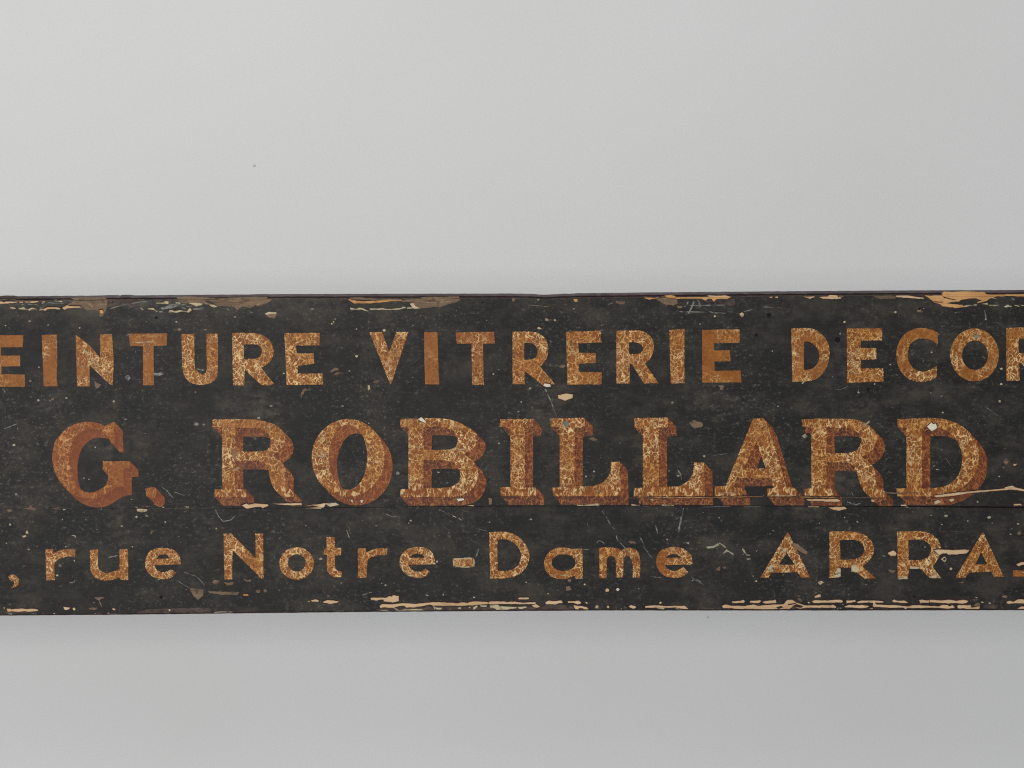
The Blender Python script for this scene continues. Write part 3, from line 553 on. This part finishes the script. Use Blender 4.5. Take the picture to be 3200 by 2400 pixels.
# thin dark maroon margin round the larger chips, wider on their upper side
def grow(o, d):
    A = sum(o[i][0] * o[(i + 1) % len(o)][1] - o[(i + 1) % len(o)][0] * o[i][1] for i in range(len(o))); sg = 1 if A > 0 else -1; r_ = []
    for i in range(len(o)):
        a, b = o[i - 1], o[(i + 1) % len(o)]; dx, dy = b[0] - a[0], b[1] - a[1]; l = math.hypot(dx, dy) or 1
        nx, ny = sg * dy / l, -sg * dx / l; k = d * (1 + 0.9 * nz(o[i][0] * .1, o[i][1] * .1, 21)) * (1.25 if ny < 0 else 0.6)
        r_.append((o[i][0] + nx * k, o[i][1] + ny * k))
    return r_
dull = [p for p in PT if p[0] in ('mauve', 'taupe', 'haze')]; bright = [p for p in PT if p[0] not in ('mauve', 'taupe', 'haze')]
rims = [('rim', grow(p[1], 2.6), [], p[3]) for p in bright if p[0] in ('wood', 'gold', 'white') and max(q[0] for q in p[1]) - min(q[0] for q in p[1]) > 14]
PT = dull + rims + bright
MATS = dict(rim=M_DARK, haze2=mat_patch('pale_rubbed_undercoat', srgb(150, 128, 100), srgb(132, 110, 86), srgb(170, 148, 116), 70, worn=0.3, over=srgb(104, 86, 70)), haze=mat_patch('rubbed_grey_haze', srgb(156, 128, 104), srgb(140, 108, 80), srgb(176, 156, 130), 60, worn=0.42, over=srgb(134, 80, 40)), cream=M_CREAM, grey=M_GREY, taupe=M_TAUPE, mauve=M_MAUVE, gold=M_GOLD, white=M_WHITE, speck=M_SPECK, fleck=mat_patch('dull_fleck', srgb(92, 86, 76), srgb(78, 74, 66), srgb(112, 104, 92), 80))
NAMES = dict(haze2='pale_rubbed_patch', rim='maroon_margin', haze='rubbed_haze', cream='cream_primer_patch', grey='grey_scuff', taupe='worn_undercoat_patch', mauve='old_paint_patch', gold='raw_wood_patch', white='white_filler_chip', speck='paint_speck', fleck='dull_fleck')

# ------------------------------------------------------------------ planks, films, patches
NAIL_HOLES = [(2403, 985, 7), (2617, 1062, 8.5), (2713, 1216, 5.5), (489, 993, 4.5), (504, 1866, 5.5), (2873, 965, 3.8), (2857, 1865, 4.5), (2363, 1047, 5), (1508, 945, 3)]
def build_plank(top, bot, label):
    def band(dt, db): return [(x, top(x) + dt + .5 * nz(x * .03, 0, 6)) for x in xs] + [(x, bot(x) - db + .5 * nz(x * .03, 5, 6)) for x in xs[::-1]]
    base = band(0, 0)
    v, f, c = cdt([base]); f = f[inside(c, base)]
    plank = slab('plank', v, f, 0.0, 0.022, M_WOOD, sign, side=M_DARK); plank['label'] = label
    lo, hi = min(p[1] for p in base), max(p[1] for p in base)
    sel = [p for p in PT if max(q[1] for q in p[1]) > lo and min(q[1] for q in p[1]) < hi]
    nail_holes = [[(x + r * math.cos(i * .52), y + r * math.sin(i * .52)) for i in range(12)] for x, y, r in NAIL_HOLES if lo < y < hi]
    loops = [base] + [p[1] for p in sel] + [q for p in sel for q in p[2]] + nail_holes
    v, f, c = cdt(loops); keep = inside(c, base); f, c = f[keep], c[keep]
    key = np.full(len(f), 'film', dtype=object)
    for k, o, subs, _ in sel:
        m = inside(c, o)
        for q in subs: m &= ~inside(c, q)
        if k == 'fleck' or (k in ('grey', 'speck') and not _): m &= (key == 'film')
        key[m] = k
    for q in nail_holes: key[inside(c, q)] = 'nail_hole_disc'
    film = slab('paint_film', v, f[key == 'film'], -0.0006, -0.0001, M_BLACK, plank)
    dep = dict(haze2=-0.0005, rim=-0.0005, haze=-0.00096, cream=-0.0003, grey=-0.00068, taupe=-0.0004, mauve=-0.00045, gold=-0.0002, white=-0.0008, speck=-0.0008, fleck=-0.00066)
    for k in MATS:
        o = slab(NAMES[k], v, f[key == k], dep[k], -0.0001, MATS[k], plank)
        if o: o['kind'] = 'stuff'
    return plank
up = build_plank(lambda x: top_t(x) + 13, seam_t, 'wide upper plank of the sign')
low = build_plank(lambda x: seam_t(x) + gap_t(x), lambda x: bot_t(x) - 5, 'narrow lower plank of the sign')
# dark tongue behind the seam so the joint is closed
strip('tongue', [(0.006, -4), (0.006, 9), (0.020, 9), (0.020, -4), (0.006, -4)], seam_t, xs, M_DARK, sign)
# lath nailed along the top edge, groove under it, and the rounded lower arris
strip('edge_lath', [(0.022, 0), (0.004, 0), (0.0016, 1.2), (0.0005, 3.2), (0.0002, 6), (0.0006, 8.6), (0.004, 9.2), (0.022, 9.2), (0.022, 0)], top_t, xs, M_EDGE, sign, 0.8, 3)
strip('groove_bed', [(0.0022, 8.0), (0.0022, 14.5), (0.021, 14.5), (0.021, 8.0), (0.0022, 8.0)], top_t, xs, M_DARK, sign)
strip('upper_arris', [(0.002, 12.2), (-0.0002, 13.2), (-0.0008, 14.6), (-0.0007, 16.2), (0.0, 16.6)], top_t, xs, M_MAUVE, sign, 0.7, 9)
strip('lower_arris', [(0.0, -5.5), (-0.0007, -5.0), (0.0004, -1.6), (0.002, -.4), (0.005, 0), (0.022, 0), (0.022, -5.5)], bot_t, xs, M_DARK, sign, 0.7, 5)
# worn bridges where the lath's paint is knocked off on the left and at the big break
def bridge(s, tile, mat, y=-0.0012, nm='lath_wear', sub=()):
    o = path(s, tile, .8); v, f, c = cdt([o]); f = f[inside(c, o)]
    b = slab(nm, v, f, y, 0.003, mat, lath, None); b['kind'] = 'stuff'
lath = [o for o in sign.children if o.name == 'edge_lath'][0]
bridge('-1500,222 -30,210 60,190 180,190 240,205 420,222 700,222 900,226 700,236 430,240 -30,240 -1500,246', tA, M_MAUVE)
bridge('1220,232 1500,212 1800,220 1860,250 1600,262 1300,262', tA, M_TAUPE)
bridge('830,215 1000,205 1180,206 1280,214 1500,225 1700,222 1500,245 1250,255 1000,255 870,245', tB, M_TAUPE)
bridge('1500,235 1850,218 2212,206 2420,215 2400,240 2212,262 1800,262 1600,262', tB, M_TAUPE)
bridge('500,225 640,212 700,218 1000,240 1420,248 1400,262 1000,262 700,258 520,250', tC, M_TAUPE)
bridge('1720,225 1800,212 2200,205 2400,200 2420,228 2212,240 1800,250', tC, M_TAUPE)
bridge('790,150 830,118 980,122 1200,113 1520,128 1560,165 1620,172 2100,168 2240,160 3400,155 3400,180 2100,190 1500,200 1100,205 820,195', tG, M_GOLD)
bridge('850,128 990,124 980,132 900,140', tG, M_WOOD, -0.0016)
bridge('1160,190 1200,178 1270,190 1480,187 1560,208 1480,215 1200,210', tE, M_WOOD)
bridge('420,190 520,176 610,195 600,225 470,222', tE, M_GOLD, -0.002)
bridge('1040,190 1070,178 1190,186 1210,205 1050,210', tF, M_WOOD)

for x, y, r in NAIL_HOLES:  # near-black discs painted in for the shade inside the nail holes
    V = [X3((x, y), -0.0002)]; n_ = 12
    for rr, yy in ((r * .6, 0.00015), (r * 1.05, -0.0001)):
        V += [X3((x + rr * math.cos(2*math.pi*i/n_), y + rr * math.sin(2*math.pi*i/n_)), yy - 0.0004) for i in range(n_)]
    F = [(0, 1 + (i + 1) % n_, 1 + i) for i in range(n_)] + [(1 + i, 1 + (i + 1) % n_, 1 + n_ + (i + 1) % n_, 1 + n_ + i) for i in range(n_)]
    me = bpy.data.meshes.new('nail_hole_disc'); me.from_pydata(V, [], F); me.update(); me.materials.append(M_HOLE)
    o = bpy.data.objects.new('nail_hole_disc', me); COL.objects.link(o); o.parent = sign; o.location = -sign.location

# ------------------------------------------------------------------ letters
CUTS = [p for p in PT if p[3]]
def letter(name, label, outer, holes, dens, red, shadow=False, idx=9):
    loops = [outer] + holes
    A = np.array(outer); bb = (A[:, 0].min() - 2, A[:, 0].max() + 30, A[:, 1].min() - 2, A[:, 1].max() + 32)
    cuts = [p for p in CUTS if p[0] not in ('mauve', 'fleck') and max(q[0] for q in p[1]) > bb[0] and min(q[0] for q in p[1]) < bb[1] and max(q[1] for q in p[1]) > bb[2] and min(q[1] for q in p[1]) < bb[3]]
    cl = [p[1] for p in cuts] + [q for p in cuts for q in p[2]]
    vx, vy = 25.5, 27.0
    extra = []
    if shadow:
        loops2 = [[(x + vx, y + vy) for x, y in L] for L in loops]
        extra = [(p, (p[0] + vx, p[1] + vy)) for L in loops for p in L[::2]]
    else: loops2 = []
    v, f, c = cdt(loops + loops2 + cl, extra)
    cutm = np.zeros(len(f), bool)
    for p in cuts:
        m = inside(c, p[1])
        for q in p[2]: m &= ~inside(c, q)
        cutm |= m
    def inface(P):
        m = inside(P, outer)
        for h in holes: m &= ~inside(P, h)
        return m
    fm = inface(c)
    o = slab(name, v, f[fm & ~cutm], -0.00095, -0.0006, M_LET, sign, centre=True)
    o.color = (dens, red, 0.5, 1); o['label'] = label
    if shadow:
        reach = np.zeros(len(c)); hit = np.zeros(len(c), bool); tone = np.zeros(len(c)); T = np.linspace(0.02, 1, 46)
        normals = []
        for L in loops:
            for i in range(len(L)):
                a, b = L[i], L[(i + 1) % len(L)]; normals.append((a, b))
        NA = np.array([[a[0], a[1], b[0], b[1]] for a, b in normals])
        for t in T:
            P = c - np.array([vx, vy]) * t; m = inface(P) & ~hit & ~fm
            if m.any():
                q = P[m]; d = (NA[None, :, 0] + NA[None, :, 2]) / 2 - q[:, None, 0]; e = (NA[None, :, 1] + NA[None, :, 3]) / 2 - q[:, None, 1]
                j = np.argmin(d * d + e * e, axis=1); ed = NA[j]; dx = ed[:, 2] - ed[:, 0]; dy = ed[:, 3] - ed[:, 1]
                tone[m] = np.clip(1.25 * np.abs(dy) / np.hypot(dx, dy) - .1, 0, 1)
            reach[m] = t; hit |= m
        m = hit & ~cutm
        sh = slab('painted_shadow', v, f[m], -0.00078, -0.0006, M_SHA, o, attr=tone[m])
        a_ = sh.data.attributes.new('reach', 'FLOAT', 'FACE'); arr = np.zeros(len(sh.data.polygons)); arr[:m.sum()] = reach[m]; a_.data.foreach_set('value', arr)
        sh.color = (dens, red, {0: .45, 1: .3, 2: .1, 3: .35, 4: .05}.get(idx, .0), 1)
    return o
L1 = 'line of capitals along the top'
def W(t, s, *h): return [path(s, t)] + [path(q, t) for q in h]
row1 = [
 ('E', W(a1, '-95,408 203,408 200,512 10,512 10,585 176,583 176,676 12,678 14,745 214,747 219,853 -92,853'), .42, .0),
 ('I', W(a1, '363,405 495,402 497,650 490,775 502,849 379,849 372,640'), .42, .1),
 ('N', W(a1, '657,403 795,515 868,608 866,400 970,400 985,640 975,840 950,832 776,668 777,850 668,850 662,640'), .58, .1),
 ('T', W(a1, '1110,395 1444,392 1444,497 1328,500 1332,840 1237,840 1237,503 1125,500'), .48, .1),
 ('U', W(a1, '1570,397 1680,397 1682,660 1692,702~ 1735,742~ 1775,735~ 1788,690 1785,395 1886,395 1883,700~ 1868,785~ 1800,828~ 1720,835~ 1640,812~ 1590,745~ 1575,650'), .62, .1),
 ('R', W(b1, '-204,388 -60,388 0,392~ 70,415~ 130,470~ 153,545~ 135,620~ 85,668~ 45,688 155,828 125,842 48,838 -60,740 -95,702 -100,842 -198,840', '-104,487 -10,487~ 35,505~ 52,548~ 35,592~ -10,612~ -104,612'), .72, .1),
 ('E', W(b1, '246,390 548,387 550,495 345,497 352,565 498,562 505,655 365,672 362,740 575,738 580,835 265,838 258,640'), .66, .1),
 ('V', W(b1, '980,382 1090,380 1152,555 1212,380 1318,380 1170,825 1158,825'), .58, .4),
 ('I', W(b1, '1452,382 1568,382 1575,640 1584,833 1462,832 1456,640'), .46, .4),
 ('T', W(b1, '1725,385 2058,378 2062,480 1960,480 1970,836 1868,838 1862,480 1735,482'), .56, .4),
 ('R', W(c1, '3,378 150,375 210,385~ 270,420~ 308,485~ 312,560~ 290,625~ 243,680 372,832 262,838 110,715 110,832 6,832', '105,475 150,475~ 200,495~ 222,545~ 205,598~ 150,618~ 105,620'), .62, .35),
 ('E', W(c1, '465,378 770,368 770,472 575,478 575,560 722,562 722,645 575,655 578,725 775,728 772,832 480,836'), .62, .15),
 ('R', W(c1, '900,370 1060,365 1135,375~ 1205,430~ 1226,510~ 1200,600~ 1148,652 1265,822 1142,825 1035,658 1015,655 1018,825 902,825', '1010,470 1060,468~ 1112,487~ 1132,530~ 1108,563~ 1060,570~ 1012,570'), .62, .1),
 ('I', W(c1, '1358,362 1490,357 1488,640 1490,822 1372,825 1365,640'), .66, .15),
 ('E', W(c1, '1642,362 1965,357 1966,472 1745,478 1748,540 1880,537 1888,632 1748,635 1750,715 1975,712 1980,815 1643,818'), .44, .0),
 ('D', W(d1, '200,350 330,345 405,360~ 480,420~ 525,500~ 530,580~ 510,670~ 465,745~ 400,793~ 320,808 210,810', '310,462 345,462~ 400,492~ 435,545~ 442,590~ 430,645~ 390,690~ 345,706~ 308,705'), .55, .1),
 ('E', W(d1, '680,350 985,348 985,452 800,455 800,520 935,518 935,615 802,622 803,695 995,695 998,808 682,818'), .72, .1),
 ('C', W(d1, '1465,385 1400,357~ 1310,345~ 1220,370~ 1150,435~ 1112,520~ 1108,600~ 1130,690~ 1180,760~ 1250,800~ 1330,810~ 1400,798~ 1455,770 1458,672 1400,705~ 1330,722~ 1265,700~ 1218,640~ 1205,570~ 1220,500~ 1270,450~ 1330,436~ 1400,448~ 1465,485'), .52, .1),
 ('O', [ell(1782, 578, 210, 228, d1), ell(1787, 581, 112, 127, d1)], .6, .0),
 ('R', W(d1, '2058,345 2260,340 2320,355~ 2375,405~ 2395,470~ 2380,550~ 2330,610~ 2295,640 2420,800 2310,800 2190,650 2168,645 2172,802 2058,802', '2165,440 2230,440~ 2282,465~ 2292,505~ 2270,550~ 2220,562~ 2165,562'), .62, .1),
]
row2 = [
 ('G', W(a2, '950,205 990,188 998,380 965,375 925,305~ 870,265~ 800,250~ 720,268~ 650,330~ 612,420~ 600,530~ 612,650~ 660,740~ 720,785~ 790,800~ 860,775~ 910,740~ 935,690 940,605 890,600 890,530 1125,528 1128,590 1068,592 1068,745 1000,758~ 930,800~ 860,840~ 780,855~ 680,835~ 600,790~ 530,720~ 480,630~ 455,530~ 455,470~ 475,370~ 525,300~ 600,230~ 680,200~ 760,187~ 850,200~ 905,222~'), .52, 1.0),
 ('.', W(a2, '1258,765 1310,752~ 1348,760~ 1352,820~ 1320,850~ 1265,830'), .66, .9),
 ('R', W(zR, '135,115 500,110 870,112 1050,150~ 1200,200~ 1330,290~ 1390,420~ 1375,560~ 1290,660~ 1180,735 1300,830~ 1390,960~ 1395,1110~ 1410,1230~ 1540,1375 1535,1455 1370,1460 1290,1410~ 1190,1290~ 1130,1150~ 1105,1000~ 1070,900~ 990,845~ 900,830 525,830 525,1315 712,1318 712,1455 172,1455 170,1320 300,1315 300,250 135,245',
      '525,262 850,262 1000,290~ 1110,380~ 1140,480~ 1120,590~ 1050,650~ 900,670 525,670'), .66, .6),
 ('O', [ell(796, 500, 314, 336, b2, 80), ell(796, 494, 166, 281, b2, 64)], .74, .55),
 ('B', W(zB, '395,105 800,92 1100,98~ 1320,135~ 1520,225~ 1670,320~ 1730,420~ 1690,560~ 1600,650~ 1490,715 1640,830~ 1735,1000~ 1720,1160~ 1640,1310~ 1500,1410~ 1320,1450 395,1455 395,1318 535,1315 535,240 390,240',
      '795,240 1080,240~ 1280,290~ 1375,400~ 1378,520~ 1320,610~ 1180,640 795,640', '795,820 1130,820~ 1300,855~ 1400,960~ 1430,1090~ 1390,1210~ 1270,1275~ 1100,1300 795,1300'), .84, .5),
 ('I', W(zI, '235,110 810,105 805,245 665,265 665,1285 850,1288 855,1440 250,1440 245,1285 415,1285 415,265 235,240'), .82, .5),
 ('L', W(c2, '330,160 625,153 630,232 540,242 540,745 700,740~ 790,705~ 845,630~ 856,537 930,533 938,830 358,830 345,757 412,755 412,232 335,232'), .84, .55),
 ('L', W(c2, '1055,155 1345,152 1350,232 1268,240 1270,745 1430,745~ 1510,705~ 1560,640~ 1572,540 1660,540 1665,832 1052,832 1055,760 1130,758 1130,245 1060,240'), .86, .5),
 ('A', W(zA, '850,95 1035,95 1115,260 1425,1270 1575,1300 1590,1445 1090,1450 1085,1310 1205,1300 1150,1120 570,1120 505,1290 650,1295 655,1445 185,1450 180,1270 370,1262', '900,500 1070,962 685,962'), .98, .4),
 ('R', W(zR2, '30,115 300,100 850,105~ 1020,135~ 1180,215~ 1290,330~ 1325,450~ 1285,590~ 1180,700~ 1070,765 1200,860~ 1285,1000~ 1300,1150~ 1325,1250~ 1465,1360 1462,1460 1230,1462 1130,1385~ 1050,1260~ 1005,1130~ 960,980~ 890,890~ 780,858~ 455,855 455,1310 575,1315 580,1455 80,1455 75,1310 195,1305 195,245 35,235',
      '455,250 780,262~ 950,310~ 1045,420~ 1040,540~ 980,640~ 850,690~ 455,700'), .82, .2),
 ('D', W(d2, '1115,165 1450,157~ 1600,190~ 1730,270~ 1808,390~ 1822,490~ 1800,610~ 1730,710~ 1620,790~ 1500,832 1120,832 1108,765 1195,762 1195,240 1118,235',
      '1330,238 1480,242~ 1600,310~ 1665,430~ 1675,540~ 1640,650~ 1560,730~ 1440,762 1330,765'), .66, .1),
]
row3 = [
 (',', W(a3, '75,640~ 110,622~ 150,640~ 168,680~ 150,720~ 90,745 125,705~ 118,680~ 90,672~'), .85, .1),
 ('r', W(a3, '395,405 460,403 463,435 540,408~ 655,405 652,468 570,470~ 490,500~ 470,540 475,672 402,672'), .62, .4),
 ('u', W(a3, '778,410 850,405 848,540~ 866,585~ 920,610~ 1000,590~ 1035,572 1035,405 1108,403 1110,670 1045,668 1035,648 960,670~ 880,672~ 815,640~ 785,580~'), .68, .4),
 ('e', W(a3, '1335,542 1348,575~ 1400,602~ 1450,592~ 1480,578 1525,605 1480,650~ 1410,663~ 1320,640~ 1265,580~ 1257,500~ 1290,430~ 1350,398~ 1430,393~ 1510,415~ 1556,475~ 1562,535', '1352,487 1370,462~ 1410,448~ 1450,458~ 1470,485'), .76, .4),
 ('N', W(a3, '1933,268 2000,268 2210,482 2207,270 2275,268 2277,660 2262,658 2010,412 2007,665 1940,665'), .66, .35),
 ('o', [ell(352, 526, 148, 140, b3), ell(353, 522, 77, 75, b3, 40)], .74, .4),
 ('t', W(b3, '610,300 680,298 685,392 738,392 735,455 685,458 683,550~ 700,588 745,598 742,645 680,645~ 635,620~ 612,560~ 615,455 585,450 592,405 612,392'), .72, .4),
 ('r', W(b3, '880,397 945,395 955,430 1040,398~ 1138,397 1132,452 1050,458~ 975,487~ 962,530 955,650 882,650'), .7, .45),
 ('e', W(b3, '1318,540 1345,580~ 1400,600~ 1440,590~ 1465,568 1500,600 1455,643~ 1400,652~ 1310,630~ 1255,575~ 1240,515~ 1265,440~ 1330,395~ 1400,383~ 1480,400~ 1530,445~ 1552,533', '1325,478 1350,452~ 1400,443~ 1440,454~ 1462,478'), .8, .4),
 ('-', W(b3, '1706,492 1760,486 1800,490 1868,484 1876,546 1800,550 1712,548'), 1.0, .2),
 ('D', W(b3, '2015,258 2120,252~ 2200,262~ 2280,308~ 2342,385~ 2363,460~ 2345,540~ 2290,610~ 2210,645~ 2120,658 2025,658', '2085,322 2150,318~ 2215,340~ 2268,390~ 2290,460~ 2270,530~ 2210,580~ 2150,592~ 2088,592'), .72, .35),
 ('a', [path('548,400 608,395 610,660 548,660 540,630 480,655~ 420,662~ 340,640~ 288,580~ 278,510~ 310,440~ 370,398~ 440,388~ 510,400~', c3), ell(445, 520, 103, 73, c3, 40)], .7, .4),
 ('m', W(c3, '750,395 800,385 880,392~ 920,397~ 945,418 980,395~ 1040,395~ 1090,430~ 1108,500 1105,648 1042,648 1042,540~ 1020,477~ 985,460~ 962,485 960,648 897,648 895,510~ 880,472~ 845,460~ 820,485 815,655 755,655'), .66, .5),
 ('e', W(c3, '1318,540 1345,575~ 1400,592~ 1450,575~ 1478,555 1522,600 1480,635~ 1410,652~ 1310,630~ 1255,560~ 1245,500~ 1270,430~ 1330,395~ 1400,383~ 1480,400~ 1545,455~ 1560,525 1540,537', '1325,478 1355,454~ 1400,445~ 1440,457~ 1462,478'), .56, .35),
 ('A', W(d3, '-67,650 165,262 175,262 362,645 290,650 252,602 30,608 5,650', '160,435 232,538 92,538'), .76, .4),
 ('R', W(d3, '530,250 700,250 765,257~ 840,285~ 895,340~ 912,410~ 890,480~ 815,555 932,655 835,658 715,565 620,560 615,650 530,652', '620,325 750,325~ 808,352~ 830,405~ 808,460~ 740,490~ 625,495'), .78, .4),
 ('R', W(d3, '1115,250 1330,250~ 1410,277~ 1470,330~ 1492,400~ 1475,470~ 1420,555 1495,655 1395,655 1315,570 1215,565 1208,662 1120,662', '1210,325 1320,322~ 1385,352~ 1410,405~ 1385,462~ 1325,495~ 1215,498'), .76, .3),
 ('A', W(d3, '1617,650 1850,262 1860,262 2035,640 1950,640 1925,595 1735,605 1700,655', '1838,425 1892,533 1790,535'), .66, .1),
 ('S', W(d3, '2115,585 2240,588~ 2300,560~ 2305,515~ 2250,460~ 2228,400~ 2240,330~ 2290,275~ 2400,255 2400,320 2330,335~ 2315,380~ 2370,440~ 2400,520~ 2380,590~ 2310,635~ 2115,640'), .45, .2),
]
PN = {'.': 'full_stop', ',': 'comma', '-': 'hyphen'}
def put(rows, where, shadow):
    for i, (ch, L, d, r) in enumerate(rows):
        prev = rows[i - 1][0] if i else None
        lab = ('%s %s in the %s' % ('capital letter' if ch.isupper() else ('small letter' if ch.isalpha() else 'painted'), ch if ch.isalpha() else PN[ch].replace('_', ' '), where))
        letter(PN.get(ch, 'letter'), lab, L[0], L[1:], d, r, shadow, i)
put(row1, 'top line', False); put(row2, 'large middle line', True); put(row3, 'bottom line', False)
M_FAINT = mat_patch('faint_wall_mark', srgb(190, 189, 187), srgb(184, 183, 181), srgb(196, 195, 192), 60)
# two tiny marks on the wall
for x, y, r in ((795, 518, 4.5), (2212, 1929, 3.5)):
    k = (D + WY) / D
    V = [((x - 1600 + r * math.cos(i) ) * S * k, WY - 0.0006, (1200 - y + r * .8 * math.sin(i)) * S * k) for i in (0, 1, 2, 3, 4, 5.2)]
    V += [(a, WY + 0.0002, c) for a, b, c in V]
    me = bpy.data.meshes.new('wall_mark'); me.from_pydata(V, [], [tuple(range(5, -1, -1))] + [(i, (i + 1) % 6, 6 + (i + 1) % 6, 6 + i) for i in range(6)]); me.update()
    me.materials.append(M_FAINT); o = bpy.data.objects.new('wall_mark', me); COL.objects.link(o); o.parent = wall
